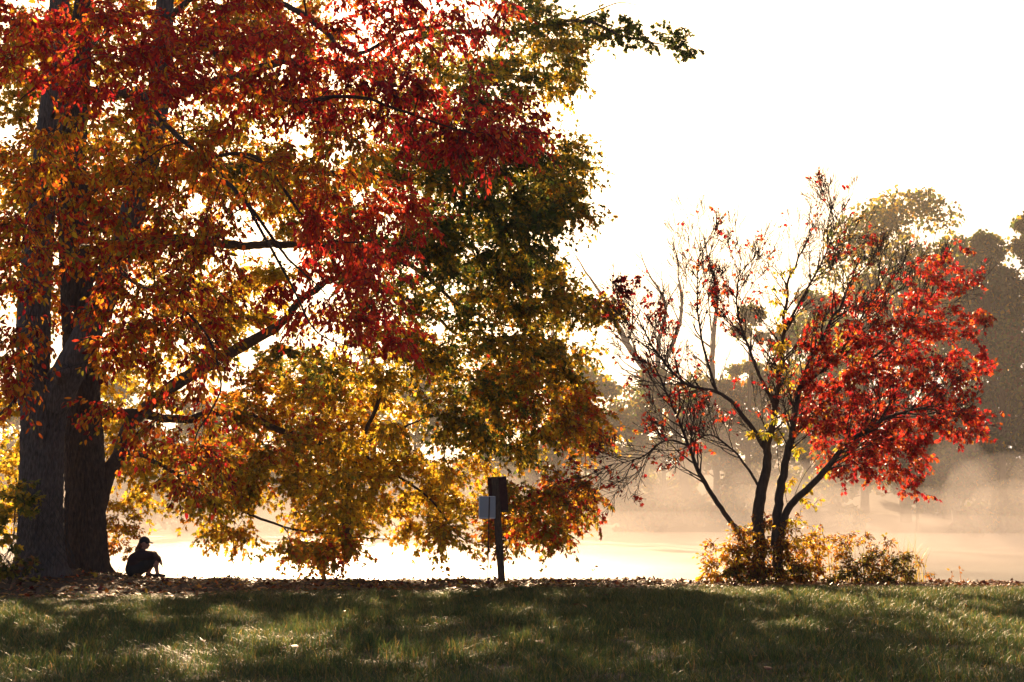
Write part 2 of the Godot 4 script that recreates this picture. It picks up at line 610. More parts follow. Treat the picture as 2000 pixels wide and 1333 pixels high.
func far_tree(called: String, label: String, px: float, top: float, d: float, wide: float, pal: Array, leaves: int, leafsize: float, low := 0.25, thin := false) -> void:
	var base := at(px, 1030, d)
	base.y = far_y(base.x, d) - 0.3
	var high := at(px, top, d).y - base.y
	var r := wide * d / F * 0.72
	var o := thing(called, base, label, "tree" if called != "shore_bush" else "bush", "trees on the far shore")
	var t := Growth.new()
	var r0 := high * 0.018
	var lean := rnd(-0.06, 0.06) * high
	limb_at(t, [base, base + Vector3(lean * 0.4, high * 0.4, 0), base + Vector3(lean, high * 0.86, 0)], [r0, r0 * 0.7, r0 * 0.12], 7)
	var n := maxi(10, int(leaves / 110.0))
	for k in n:
		var h := lerpf(low, 0.97, pow(rng.randf(), 0.85))
		var w := r * sin(PI * clampf(pow((h - low) / (1.0 - low), 0.8) * 0.86 + 0.14, 0, 1)) * 1.05
		var a := rnd(0, TAU)
		var q := sqrt(rnd(0.1, 1.0)) * w * (1.0 + 0.7 * lumps.get_noise_3d(a * 40, h * 200, d * 7.0))
		t.spots.append([base + Vector3(cos(a) * q + lean * h, high * h, sin(a) * q), r * (0.17 if thin else 0.22) * rnd(0.7, 1.3), pal, int(float(leaves) / n)])
	for s in t.spots:
		var c: Vector3 = s[0]
		var k := clampi(int((c.y - base.y - (c - base).length() * 0.25) / high * t.pos.size()), 0, t.pos.size() - 1)
		var from: Vector3 = t.pos[k]
		t.wood.tube([from, from.lerp(c, 0.5) + Vector3(0, -0.06 * high * 0.4, 0) + ball() * 0.3, c], [minf(t.rad[k] * 0.5, 0.12), 0.05, 0.02], 4, Color.WHITE)
		for m in int(s[3] * 2.0):
			var e := ball()
			var p: Vector3 = c + Vector3(e.x, e.y * 0.75, e.z) * s[1]
			var sz := leafsize * 1.2 * rnd(0.6, 1.3)
			t.leaves.append([Transform3D(hang(ball() - Vector3(0, 0.5, 0), ball() + Vector3(0, 0.6, 0)).scaled_local(Vector3(sz, sz, sz)), p), tone(pal)])
	part("trunk", t.wood, M.brown_bark, o)
	var g := Geo.new()
	for q in t.leaves: g.stamp(chip_leaf, q[0], q[1])
	part("crown", g, M.leaf, o, "stuff")
func bare_tree(label: String, foot: Array, stems: Array, mat: String) -> void:
	var base := at(foot[0], 1030, foot[1])
	base.y = far_y(base.x, foot[1]) - 0.3
	var o := thing("bare_tree", base, label, "tree", "trees on the far shore")
	var t := Growth.new()
	var tips := []
	for s in stems:
		var pts := []
		for q in s[0]: pts.append(base if q.size() == 0 else at(q[0], q[1], foot[1] + q[2]))
		limb_at(t, pts, s[1], 7, 0.15)
		var n: int = s[2]
		var end: Vector3 = pts[pts.size() - 1]
		var d: Vector3 = end - pts[pts.size() - 2]
		var kids := t.pos.size()
		for k in n:
			var w := kids - 1 - int(rnd(0, 0.62) * smooth(pts, s[1], maxf(0.12, s[1][0] * 0.9))[0].size())
			w = maxi(w, 0)
			var dir := (d.normalized() + ball() * 1.0 + Vector3(0, 0.3, 0)).normalized()
			grow(t, t.pos[w], dir, rnd(1.8, 3.2), maxf(0.05, t.rad[w] * 0.5), 3, 0.07, tips)
		grow(t, end, d, 2.6, s[1][s[1].size() - 1], 3, 0.05, tips)
	part("trunk", t.wood, M[mat], o)
func far_shore() -> void:
	var olive := [[OLIVE, 1.0], [GREEN, 1.2], [GOLD, 0.35]]
	var dense := [[GREEN, 1.5], [DARK, 1.0], [OLIVE, 0.5], [GOLD, 0.12]]
	var gold := [[GREEN, 1.0], [OLIVE, 1.0], [GOLD, 0.5]]
	var russet := [[GREEN, 1.0], [BROWN, 0.6], [OLIVE, 0.7]]
	far_tree("poplar_tree", "tallest airy olive-green tree with golden rim on the far bank", 1770, 372, 134, 360, gold, 6500, 0.36, 0.36)
	far_tree("shore_tree", "dense dark green tree with pointed top beyond the tall airy tree", 1955, 442, 130, 150, dense, 4600, 0.36, 0.1)
	far_tree("shore_tree", "golden-topped dark tree at the very end of the far bank", 2030, 405, 126, 170, dense, 4600, 0.36, 0.1)
	far_tree("shore_tree", "round olive tree filling under the tall airy tree's crown", 1870, 520, 132, 190, dense, 4600, 0.38, 0.08)
	far_tree("shore_tree", "olive tree joining the tall airy tree to the dark pointed one", 1850, 455, 136, 170, gold, 3000, 0.36, 0.2)
	far_tree("shore_tree", "dark spreading tree under the golden-topped tree", 2010, 560, 128, 200, dense, 3600, 0.38, 0.05)
	far_tree("shore_tree", "low brown-green tree between the leaning bare tree and golden crown", 1235, 740, 160, 200, russet, 2400, 0.45, 0.0)
	far_tree("shore_tree", "low broad tree behind the slim bare tree's foot", 1400, 730, 158, 210, olive, 2600, 0.45, 0.0)
	far_tree("shore_tree", "low russet tree behind the red maple's main stems", 1510, 710, 156, 200, russet, 2600, 0.45, 0.0)
	far_tree("shore_tree", "low olive tree behind the red maple's scarlet lower leaves", 1640, 690, 150, 200, olive, 2600, 0.45, 0.0)
	far_tree("shore_tree", "low tree just past the golden crown's lower edge", 1110, 760, 162, 180, russet, 2400, 0.45, 0.0)
	far_tree("shore_tree", "broad dull tree behind the red maple's upper branches", 1690, 520, 138, 180, olive, 3800, 0.38, 0.15)
	far_tree("shore_tree", "dark tree low behind the scarlet foliage", 1960, 620, 124, 220, russet, 4800, 0.36, 0.02)
	far_tree("shore_tree", "pale tree behind the red maple's bare middle branches", 1575, 560, 145, 190, olive, 3000, 0.42, 0.2)
	far_tree("shore_tree", "thin hazy tree behind the red maple's bare crown", 1460, 600, 152, 170, olive, 2000, 0.42, 0.2, true)
	far_tree("shore_tree", "grey-brown misty tree below the leaning bare tree", 1300, 720, 150, 190, russet, 2600, 0.45, 0.08)
	far_tree("shore_tree", "small round misty tree beside the golden crown's edge", 1170, 715, 155, 170, olive, 2600, 0.45, 0.08)
	far_tree("shore_tree", "pale gold thin tree showing past the golden crown's edge", 1085, 520, 156, 150, [[GOLD, 1.0], [OLIVE, 0.6]], 1500, 0.4, 0.3, true)
	far_tree("shore_tree", "hazy tree behind the sign post's foliage", 960, 700, 160, 210, russet, 2600, 0.45, 0.08)
	far_tree("shore_tree", "hazy round tree behind the hanging limb", 800, 730, 158, 210, olive, 2600, 0.45, 0.08)
	far_tree("shore_tree", "hazy tree behind the golden lower branches", 590, 740, 158, 220, russet, 2600, 0.45, 0.08)
	far_tree("shore_tree", "misty tree beyond the seated person", 380, 780, 152, 210, russet, 2600, 0.45, 0.05)
	far_tree("shore_tree", "misty tree showing past the dark brown trunk", 230, 740, 155, 220, olive, 2600, 0.45, 0.05)
	far_tree("shore_tree", "misty tree hidden behind the two trunks", 60, 700, 150, 230, russet, 2600, 0.45, 0.05)
	for k in 13:
		far_tree("shore_bush", "low misty bush at the far waterline", -60 + k * 165 + rnd(-40, 40), rnd(845, 905), (150.0 if k < 10 else 124.0) + rnd(0, 5), rnd(210, 290), russet if k % 2 else olive, 1300, 0.42, 0.0)
	bare_tree("pale bare tree leaning towards the golden crown, on the far shore", [1345, 152], [
		[[[], [1330, 900, 0], [1300, 780, 0], [1230, 680, 0], [1190, 600, 0], [1150, 540, 0]], [0.55, 0.46, 0.42, 0.34, 0.22, 0.12], 9],
		[[[1290, 760, 0], [1285, 680, 1], [1300, 600, 2], [1270, 540, 2]], [0.3, 0.26, 0.2, 0.1], 7],
		[[[1295, 720, 0], [1330, 620, -1], [1325, 540, -2]], [0.26, 0.2, 0.1], 6]], "grey_bark")
	bare_tree("slim pale bare tree behind the red maple's thin crown, on the far shore", [1400, 154], [
		[[[], [1398, 860, 0], [1392, 700, 0], [1400, 580, 0], [1385, 510, 0]], [0.4, 0.34, 0.28, 0.2, 0.1], 12]], "grey_bark")
	bare_tree("bare grey tree seen through the golden crown, on the far shore", [735, 154], [
		[[[], [730, 900, 0], [722, 780, 0], [710, 690, 0]], [0.45, 0.36, 0.3, 0.2], 8],
		[[[728, 830, 0], [770, 740, 0], [790, 680, 0]], [0.28, 0.22, 0.12], 5]], "grey_bark")

func mist() -> void:
	var o := thing("lake_mist", Vector3(0, -0.6, -90), "tan morning mist rising off the lake", "mist", "", "stuff")
	var fog := func(p: Vector3, size: Vector3, density: float):
		var f := FogVolume.new()
		f.name = "wisp"
		f.shape = RenderingServer.FOG_VOLUME_SHAPE_ELLIPSOID
		f.size = size
		var m := FogMaterial.new()
		m.density = density
		m.albedo = Color(1.0, 0.97, 0.94)
		f.material = m
		o.add_child(f, true)
		f.position = p - o.position
	fog.call(Vector3(0, 2, -128), Vector3(300, 60, 120), 0.0009)
	fog.call(Vector3(2, -0.6, -76), Vector3(150, 2.4, 62), 0.022)
	fog.call(Vector3(-6, -0.5, -82), Vector3(140, 4.6, 54), 0.010)
	fog.call(Vector3(6, -0.4, -86), Vector3(140, 7.5, 44), 0.006)
	for k in 22:
		var d := rnd(56, 88)
		var x := (-0.34 + 0.74 * (k + rng.randf()) / 22.0) * d
		var c := Vector3(x, rnd(-0.2, 3.3), -d)
		var size := Vector3(rnd(3.5, 10), rnd(2.6, 6.8), rnd(4, 9))
		var thick := rnd(0.025, 0.06)
		fog.call(c, size, thick * 0.55)
		fog.call(c + Vector3(rnd(-0.6, 0.6), rnd(-0.5, 0.2), 0), size * 0.62, thick)

# ---------------------------------------------------------------- the two old trees
func old_trees() -> void:
	# grey trunk, forked, with the large drooping red leaves
	var foot := at(78, 1122, 29.0)
	var a := thing("forked_tree", foot, "old grey-barked forked tree with large drooping crimson and orange leaves", "tree")
	var g := Geo.new()
	foot.y -= 0.25
	trunk(g, [foot, at(78, 1060, 29), at(80, 900, 29), at(84, 800, 29), at(80, 735, 29)], [0.5, 0.45, 0.4, 0.42, 0.44], 0.06, 0.3, 112)
	trunk(g, [at(66, 790, 29.05), at(64, 700, 29.1), at(68, 560, 29.2), at(80, 400, 29.3), at(98, 230, 29.4), at(112, 60, 29.4), at(120, -150, 29.4)], [0.30, 0.33, 0.32, 0.28, 0.25, 0.22, 0.16], 0.03, 0.0, 64)
	trunk(g, [at(98, 800, 28.95), at(128, 735, 28.9), at(176, 640, 28.8), at(215, 550, 28.7), at(252, 440, 28.6), at(285, 330, 28.5), at(308, 190, 28.4), at(320, 40, 28.3), at(326, -150, 28.2)], [0.34, 0.33, 0.28, 0.26, 0.26, 0.24, 0.22, 0.18, 0.13], 0.028, 0.0, 64)
	var tk := part("trunk", g, M.grey_bark, a)
	var knob := Geo.new()
	trunk(knob, [at(118, 742, 28.7), at(121, 728, 28.56), at(122, 718, 28.48), at(122, 714, 28.46)], [0.17, 0.16, 0.13, 0.02], 0.02, 0.0, 32)
	for k in knob.v.size(): knob.v[k] -= a.position
	var scar := MeshInstance3D.new()
	scar.name = "branch_scar"
	scar.mesh = knob.mesh()
	scar.material_override = M.grey_bark
	tk.add_child(scar)
	slim = 0.55
	var t := Growth.new()
	limb(t, [[285, 330, 28.5], [262, 175, 26.5], [330, 250, 24.5], [400, 310, 23.5], [480, 395, 22.5], [560, 500, 22], [640, 580, 21.5]], [0.12, 0.1, 0.085, 0.075, 0.06, 0.04, 0.015], 8, 0.1)
	limb(t, [[400, 310, 23.5], [470, 300, 23], [520, 325, 22.6], [590, 420, 22.4], [650, 470, 22], [730, 470, 21.5]], [0.06, 0.055, 0.05, 0.04, 0.03, 0.01], 7, 0.1)
	limb(t, [[480, 395, 22.5], [520, 470, 22], [570, 560, 22], [620, 650, 22], [700, 680, 21.5]], [0.05, 0.045, 0.035, 0.025, 0.01], 7, 0.1)
	limb(t, [[308, 190, 28.4], [380, 90, 26], [470, 150, 24], [560, 195, 23], [700, 190, 22], [850, 240, 22], [980, 280, 22.5]], [0.12, 0.1, 0.08, 0.07, 0.05, 0.03, 0.012], 7, 0.1)
	limb(t, [[320, 40, 28.3], [430, -30, 26], [545, 5, 25], [620, 50, 24.5], [690, 105, 24], [790, 60, 23.5], [900, 50, 23]], [0.12, 0.11, 0.1, 0.09, 0.07, 0.04, 0.012], 7, 0.1)
	limb(t, [[85, 380, 29.2], [140, 180, 26], [90, 160, 24.5], [30, 200, 23.5]], [0.1, 0.08, 0.05, 0.015], 7, 0.1)
	limb(t, [[98, 230, 29.3], [170, 100, 26], [210, 60, 24], [160, 20, 23]], [0.1, 0.07, 0.04, 0.012], 7, 0.1)
	limb(t, [[215, 550, 28.7], [170, 480, 26.5], [120, 520, 24.5], [60, 590, 23.5]], [0.08, 0.06, 0.04, 0.012], 7, 0.1)
	limb(t, [[245, 460, 28.6], [250, 540, 26], [320, 580, 24.5], [400, 650, 24], [430, 760, 23.6], [380, 860, 23.5], [360, 980, 23.4]], [0.08, 0.065, 0.05, 0.04, 0.03, 0.02, 0.006], 7, 0.1)
	limb(t, [[65, 690, 29.1], [30, 780, 27.5], [-30, 830, 26]], [0.08, 0.07, 0.03], 7, 0.1)
	var crim := [[CRIMSON, 0.8], [RED, 0.9], [VERMILION, 0.5], [ORANGE, 0.35], [GOLD, 0.12]]
	var deep := [[CRIMSON, 1.0], [MAROON, 0.3], [RED, 0.5], [VERMILION, 0.25], [ORANGE, 0.15]]
	var warm := [[ORANGE, 1.0], [GOLD, 0.8], [VERMILION, 0.5], [RED, 0.15], [OLIVE, 0.3]]
	var mixd := [[RED, 0.5], [VERMILION, 0.7], [ORANGE, 0.9], [CRIMSON, 0.3], [GOLD, 0.5], [OLIVE, 0.4], [MAROON, 0.2]]
	var hot := [[RED, 1.0], [VERMILION, 0.5], [CRIMSON, 0.4]]
	for q in [[200, 110, 190, 85, 19, crim], [100, 20, 150, 45, 8, crim], [430, 120, 170, 75, 13, crim], [700, 160, 150, 70, 13, deep], [900, 240, 140, 55, 14, deep], [800, 35, 190, 45, 12, deep],
			[180, 290, 175, 85, 15, warm], [110, 420, 130, 95, 12, mixd], [400, 320, 120, 65, 8, warm], [330, 420, 140, 60, 8, mixd], [640, 310, 90, 65, 6, warm], [720, 430, 110, 70, 13, hot],
			[650, 560, 100, 70, 8, hot], [720, 650, 50, 45, 3, hot], [330, 560, 150, 100, 15, mixd], [300, 690, 130, 80, 8, mixd], [320, 800, 110, 65, 6, mixd], [390, 900, 60, 55, 3, mixd], [20, 600, 55, 190, 8, mixd], [500, 40, 120, 50, 6, crim]]:
		region(t, q[0], q[1], q[2], q[3], q[4], q[5], 20.5, 27.0, 0.64, 185)
	region(t, 340, 995, 20, 8, 1, hot, 23.3, 23.5, 0.14, 8)
	region(t, 400, -190, 420, 120, 22, mixd, 21, 32, 0.8, 110)
	fill(t, at(200, 250, 28.5), oval_leaf, 0.105, 0.75, 0.16)
	part("limbs", t.wood, M.twig, a)
	leaf_out(t, a, oval_leaf, "crown", 300)

	# darker trunk behind, whose golden maple crown hangs over the water
	var foot2 := at(165, 1118, 31.3)
	var b := thing("maple_tree", foot2, "huge maple with dark brown trunk and golden-green crown drooping over the lake", "tree")
	var h := Geo.new()
	foot2.y -= 0.3
	trunk(h, [foot2, at(166, 1060, 31.3), at(164, 900, 31.3), at(160, 760, 31.4), at(150, 560, 31.6), at(140, 380, 32), at(150, 180, 32.5), at(170, -60, 33)], [0.48, 0.43, 0.4, 0.38, 0.33, 0.29, 0.25, 0.18], 0.075, 0.42, 112)
	trunk(h, [at(180, 1010, 31.6), at(208, 930, 31.8), at(232, 890, 32.2), at(255, 830, 33), at(330, 760, 34), at(440, 695, 35), at(540, 640, 36)], [0.24, 0.17, 0.15, 0.15, 0.15, 0.14, 0.12], 0.02, 0.0, 40)
	part("trunk", h, M.brown_bark, b)
	slim = 0.72
	var u := Growth.new()
	limb(u, [[540, 640, 36], [620, 560, 37], [700, 540, 38], [820, 600, 39], [940, 680, 39], [1080, 700, 39]], [0.15, 0.13, 0.11, 0.08, 0.05, 0.015], 8, 0.1)
	limb(u, [[160, 800, 31.6], [260, 810, 33], [360, 820, 34.5], [450, 805, 35], [600, 858, 36], [680, 868, 36], [750, 855, 36], [830, 815, 37]], [0.2, 0.17, 0.14, 0.13, 0.1, 0.09, 0.07, 0.02], 8, 0.1)
	limb(u, [[680, 868, 36], [760, 920, 36], [840, 975, 36], [900, 1050, 35.5], [985, 1075, 35]], [0.06, 0.05, 0.04, 0.025, 0.008], 7, 0.1)
	limb(u, [[150, 560, 31.8], [300, 470, 34], [460, 480, 36], [640, 480, 38], [800, 520, 39], [900, 600, 40], [1020, 640, 40], [1150, 610, 39]], [0.2, 0.18, 0.16, 0.13, 0.1, 0.07, 0.04, 0.012], 8, 0.1)
	limb(u, [[145, 380, 32], [330, 330, 35], [560, 330, 38], [760, 345, 40], [860, 322, 40], [1000, 286, 40], [1110, 312, 40], [1145, 292, 40], [1182, 270, 40]], [0.2, 0.18, 0.15, 0.11, 0.09, 0.06, 0.035, 0.018, 0.006], 8, 0.1)
	limb(u, [[150, 180, 32.5], [350, 180, 36], [560, 120, 39], [720, 130, 40], [830, 70, 40], [1000, 62, 40], [1120, 40, 40], [1240, 75, 40], [1345, 100, 40]], [0.22, 0.2, 0.17, 0.14, 0.11, 0.09, 0.07, 0.04, 0.01], 8, 0.1)
	limb(u, [[1120, 40, 40], [1180, 15, 40], [1220, 5, 40], [1280, 20, 40]], [0.04, 0.03, 0.02, 0.008], 5, 0.1)
	limb(u, [[1180, 55, 40], [1200, 90, 40], [1225, 115, 40], [1212, 135, 40]], [0.02, 0.014, 0.01, 0.004], 5, 0.1)
	limb(u, [[165, -40, 33], [400, -60, 37], [700, -120, 40], [950, -150, 41]], [0.2, 0.17, 0.12, 0.04], 8, 0.1)
	limb(u, [[640, 480, 38], [700, 640, 37.5], [740, 760, 37], [700, 880, 36.5], [678, 985, 36]], [0.1, 0.085, 0.075, 0.07, 0.1], 8, 0.1)
	limb(u, [[860, 322, 40], [900, 430, 40], [960, 560, 40], [1060, 660, 39.5]], [0.06, 0.05, 0.035, 0.01], 6, 0.1)
	limb(u, [[240, 880, 32.3], [300, 900, 34], [400, 960, 35.5], [560, 1030, 36], [760, 1055, 36]], [0.1, 0.08, 0.06, 0.04, 0.012], 7, 0.1)
	limb(u, [[830, 815, 37], [930, 800, 37.5], [1050, 780, 38], [1150, 840, 38]], [0.05, 0.04, 0.03, 0.008], 6, 0.1)
	limb(u, [[150, 700, 31.6], [60, 790, 33], [-20, 830, 34.5], [-60, 900, 35]], [0.12, 0.1, 0.06, 0.02], 7, 0.1)
	var top := [[GREEN, 1.0], [DARK, 0.5], [OLIVE, 0.25]]
	var grn := [[GREEN, 1.0], [OLIVE, 0.7], [GOLD, 0.25], [DARK, 0.3]]
	var oli := [[OLIVE, 1.0], [GREEN, 0.6], [GOLD, 0.7], [YELLOW, 0.15], [ORANGE, 0.12]]
	var gol := [[GOLD, 1.0], [YELLOW, 0.8], [OLIVE, 0.6], [ORANGE, 0.2]]
	var yel := [[YELLOW, 1.0], [GOLD, 0.8], [OLIVE, 0.2]]
	var edge := [[ORANGE, 0.7], [GOLD, 0.8], [OLIVE, 0.9], [RED, 0.2], [VERMILION, 0.3], [YELLOW, 0.2]]
	var rim := [[RED, 0.3], [VERMILION, 0.4], [ORANGE, 0.6], [OLIVE, 1.2], [GOLD, 0.7], [CRIMSON, 0.1]]
	for q in [[1070, 50, 90, 45, 8, grn], [1040, 120, 60, 50, 5, oli], [1090, 170, 35, 18, 2, gol], [980, 320, 110, 80, 12, grn], [1080, 320, 60, 40, 6, oli], [1095, 395, 55, 28, 6, oli], [1000, 400, 70, 40, 6, grn], [950, 460, 110, 80, 13, grn], [1000, 560, 90, 55, 9, oli],
			[1120, 604, 75, 16, 6, oli], [900, 650, 150, 65, 12, oli], [1080, 690, 60, 45, 6, oli], [1040, 770, 105, 65, 13, edge], [1135, 830, 45, 28, 5, edge], [1000, 850, 60, 40, 5, oli], [930, 790, 115, 85, 13, oli], [780, 700, 90, 60, 6, gol], [700, 840, 130, 75, 11, gol], [560, 800, 125, 75, 11, edge],
			[470, 880, 120, 65, 10, edge], [600, 950, 145, 75, 14, gol], [760, 960, 115, 75, 11, gol], [900, 950, 75, 60, 7, gol], [1060, 985, 105, 42, 12, rim], [1020, 1035, 80, 25, 6, rim], [620, 1060, 85, 30, 7, edge], [450, 1000, 60, 40, 5, gol], [850, 1045, 30, 18, 2, gol], [300, 930, 60, 50, 5, gol],
			[330, 620, 120, 85, 9, gol], [470, 580, 85, 70, 7, yel], [420, 480, 90, 40, 4, yel], [570, 700, 70, 45, 5, oli], [650, 750, 90, 45, 6, gol], [300, 60, 280, 65, 22, edge], [550, 60, 110, 60, 6, edge], [620, 190, 90, 50, 5, edge], [480, 200, 70, 40, 6, gol], [520, 360, 110, 60, 9, edge], [640, 400, 90, 80, 9, oli], [830, 320, 100, 70, 9, oli], [770, 540, 100, 90, 11, grn], [860, 430, 70, 60, 6, grn],
			[150, 480, 150, 140, 18, edge], [60, 250, 60, 150, 12, gol], [400, 300, 120, 60, 8, oli], [200, 260, 120, 100, 10, edge], [120, 100, 120, 90, 9, gol], [250, 770, 70, 80, 6, yel], [0, 850, 45, 150, 10, yel], [850, 150, 120, 90, 8, oli], [960, 180, 70, 40, 4, grn]]:
		region(u, q[0], q[1], q[2], q[3], q[4], q[5], 33.0, 42.0, 0.86, 310)
	for q in [[1260, 72, 85, 20, 18, top], [1338, 95, 26, 8, 7, top], [1190, 48, 60, 22, 9, top], [1120, 110, 40, 22, 5, oli], [1100, 160, 45, 20, 5, oli]]:
		region(u, q[0], q[1], q[2], q[3], q[4], q[5], 39.2, 40.8, 0.27, 48)
	for q in [[500, -220, 520, 140, 34, grn], [900, 320, 170, 200, 30, grn], [700, 150, 250, 200, 24, oli], [450, 300, 330, 260, 40, edge], [980, 560, 110, 130, 14, oli], [600, 700, 250, 150, 14, gol]]:
		region(u, q[0], q[1], q[2], q[3], q[4], q[5], 42.0, 49.0, 0.85, 150)
	fill(u, at(160, 560, 32), maple_leaf, 0.135, 0.4, 0.1)
	part("limbs", u.wood, M.twig, b)
	leaf_out(u, b, maple_leaf, "crown", 300)
	var stub := Geo.new()
	trunk(stub, [at(676, 975, 36), at(677, 1040, 36), at(678, 1090, 36), at(678, 1101, 36)], [0.13, 0.115, 0.12, 0.02], 0.012, 0.0, 32)
	part("broken_limb", stub, M.brown_bark, b)

	# wire netting round the foot of the grey trunk
	var wg := Geo.new()
	var cx := at(78, 1060, 29.0)
	for k in 22:
		for dirn in [-1.0, 1.0]:
			var pts := []
			var rr := []
			for m in 15:
				var y := cx.y - 0.45 + m * 0.11
				var an: float = TAU * k / 22.0 + dirn * m * TAU / 44.0
				var rad := lerpf(0.7, 0.52, smoothstep(0.0, 0.6, m * 0.11))
				pts.append(Vector3(cx.x + cos(an) * rad, y, cx.z + sin(an) * rad))
				rr.append(0.006)
			wg.tube(pts, rr, 3, Color.WHITE)
	var net := thing("wire_netting", cx, "dark wire netting wrapped round the foot of the grey trunk", "netting")
	part("mesh_wires", wg, M.wire, net)

# ---------------------------------------------------------------- the small red maple by the water
func small_maple() -> void:
	slim = 0.72
	var D := 31.0
	var foot := at(1500, 1128, D)
	var o := thing("red_maple", foot, "small many-stemmed maple, half bare, with scarlet leaves on one side", "tree")
	var t := Growth.new()
	var tips := []
	var stems := [
		[[[1478, 1128, 0], [1483, 1040, 0], [1488, 960, 0], [1500, 870, 0.1], [1514, 800, 0.2], [1528, 700, 0.3], [1533, 610, 0.4], [1552, 520, 0.4], [1590, 440, 0.4]], [0.21, 0.19, 0.17, 0.12, 0.09, 0.07, 0.05, 0.03, 0.012], 11],
		[[[1520, 1128, -0.2], [1517, 1040, -0.2], [1528, 940, -0.3], [1545, 850, -0.4], [1562, 760, -0.5], [1590, 690, -0.6], [1640, 600, -0.8], [1680, 500, -1]], [0.17, 0.15, 0.13, 0.1, 0.08, 0.06, 0.04, 0.012], 11],
		[[[1522, 1050, -0.2], [1548, 985, -0.4], [1600, 935, -0.7], [1655, 870, -1], [1750, 810, -1.4], [1850, 790, -1.8]], [0.12, 0.11, 0.095, 0.07, 0.045, 0.012], 8],
		[[[1545, 850, -0.4], [1600, 800, -0.2], [1680, 720, 0], [1760, 650, 0.2], [1850, 540, 0.4]], [0.07, 0.06, 0.045, 0.03, 0.01], 7],
		[[[1470, 1110, 0.3], [1440, 1040, 0.3], [1402, 985, 0.3], [1362, 915, 0.4], [1345, 870, 0.4], [1312, 790, 0.5], [1272, 700, 0.6], [1250, 640, 0.6]], [0.085, 0.08, 0.075, 0.065, 0.05, 0.035, 0.025, 0.008], 9],
		[[[1345, 872, 0.4], [1300, 860, 0.5], [1250, 895, 0.6], [1175, 912, 0.7]], [0.035, 0.03, 0.02, 0.006], 5],
		[[[1498, 880, 0.1], [1450, 810, 0.2], [1410, 770, 0.3], [1335, 745, 0.4], [1270, 670, 0.4], [1235, 590, 0.4]], [0.075, 0.065, 0.055, 0.045, 0.03, 0.01], 9],
		[[[1400, 765, 0.3], [1370, 660, 0.2], [1362, 560, 0.1], [1370, 470, 0]], [0.045, 0.035, 0.022, 0.008], 9],
		[[[1488, 960, 0], [1450, 900, 0], [1420, 870, 0], [1380, 850, 0.1], [1330, 880, 0.2]], [0.045, 0.035, 0.03, 0.022, 0.008], 4],
		[[[1516, 800, 0.2], [1470, 700, 0.2], [1440, 600, 0.2], [1450, 500, 0.2]], [0.06, 0.045, 0.03, 0.01], 9],
		[[[1534, 640, 0.4], [1580, 560, 0.5], [1620, 480, 0.6], [1640, 410, 0.6]], [0.045, 0.035, 0.02, 0.008], 9],
		[[[1562, 760, -0.5], [1640, 690, -0.6], [1700, 590, -0.7], [1740, 520, -0.7]], [0.05, 0.04, 0.025, 0.008], 7]]
	for s in stems:
		var pix := []
		for q in s[0]: pix.append([q[0], q[1], D + q[2]])
		var was := t.pos.size()
		limb(t, pix, s[1], 9, 0.12)
		var many := t.pos.size() - was
		for k in int(s[2] * 3.5):
			var at_ := was + int(many * (0.35 + 0.62 * (k + rng.randf()) / (s[2] * 3.5)))
			at_ = mini(at_, t.pos.size() - 1)
			var d := (t.pos[at_] - t.pos[maxi(at_ - 2, was)]).normalized()
			var side := Vector3(d.y, -d.x, rnd(-0.8, 0.8)) * (1.0 if rng.randf() < 0.5 else -1.0)
			grow(t, t.pos[at_], d + side.normalized() * rnd(0.4, 0.9), rnd(0.34, 0.6), maxf(0.012, minf(0.022, t.rad[at_] * 0.6)), 3, 0.05, tips, 0.7)
	var scarlet := [[RED, 1.0], [VERMILION, 0.6], [CRIMSON, 0.9], [ORANGE, 0.15], [MAROON, 0.3]]
	var dark := [[MAROON, 1.0], [CRIMSON, 0.5]]
	var yel := [[YELLOW, 1.0], [Color(0.45, 0.45, 0.04), 0.5]]
	for q in tips:
		var p: Vector3 = q[0]
		if rng.randf() < (0.4 if p.x > 6.3 and p.y < 5.6 else (0.13 if p.y < 6.6 else 0.04)):
			for k in rng.randi_range(1, 4):
				var sz := 0.1 * rnd(0.7, 1.2)
				t.leaves.append([Transform3D(hang(q[1] * 0.3 + ball() - Vector3(0, 0.6, 0), ball() + Vector3(0, 0.4, 0)).scaled_local(Vector3.ONE * sz), p + ball() * 0.1), tone(scarlet)])
	for q in [[1835, 545, 65, 45, 7, 80], [1730, 620, 105, 55, 10, 80], [1850, 630, 80, 30, 6, 70], [1700, 730, 130, 50, 12, 85], [1830, 740, 95, 40, 9, 80], [1660, 830, 110, 50, 12, 90], [1800, 830, 120, 45, 13, 90], [1720, 905, 110, 35, 11, 90], [1600, 800, 60, 55, 5, 60], [1880, 480, 15, 20, 1, 30], [1900, 690, 35, 30, 3, 50], [1790, 965, 50, 20, 2, 25], [1470, 780, 90, 50, 4, 14], [1400, 520, 50, 60, 4, 12], [1640, 690, 60, 40, 4, 50], [1350, 880, 40, 20, 3, 12]]:
		region(t, q[0], q[1], q[2], q[3], int(q[4] * (1.5 if q[5] > 40 else 1.0)), scarlet, D - 1.7, D + 1.7, 0.38, int(q[5] * (1.15 if q[5] > 40 else 1.0)))
	region(t, 1225, 560, 38, 20, 5, dark, D + 0.1, D + 0.9, 0.22, 34)
	region(t, 1275, 590, 25, 20, 3, dark, D + 0.1, D + 0.9, 0.22, 26)
	fill(t, at(1530, 800, D), maple_leaf, 0.1, 0.4, -0.05, 0.75)
	part("stems", t.wood, M.twig, o)
	leaf_out(t, o, maple_leaf, "crown", 250)
	# the yellow creeper that climbs through it
	var vine := thing("creeper_vine", at(1520, 1110, D + 0.3), "bright yellow creeper climbing the red maple's stems", "vine")
	var v := Growth.new()
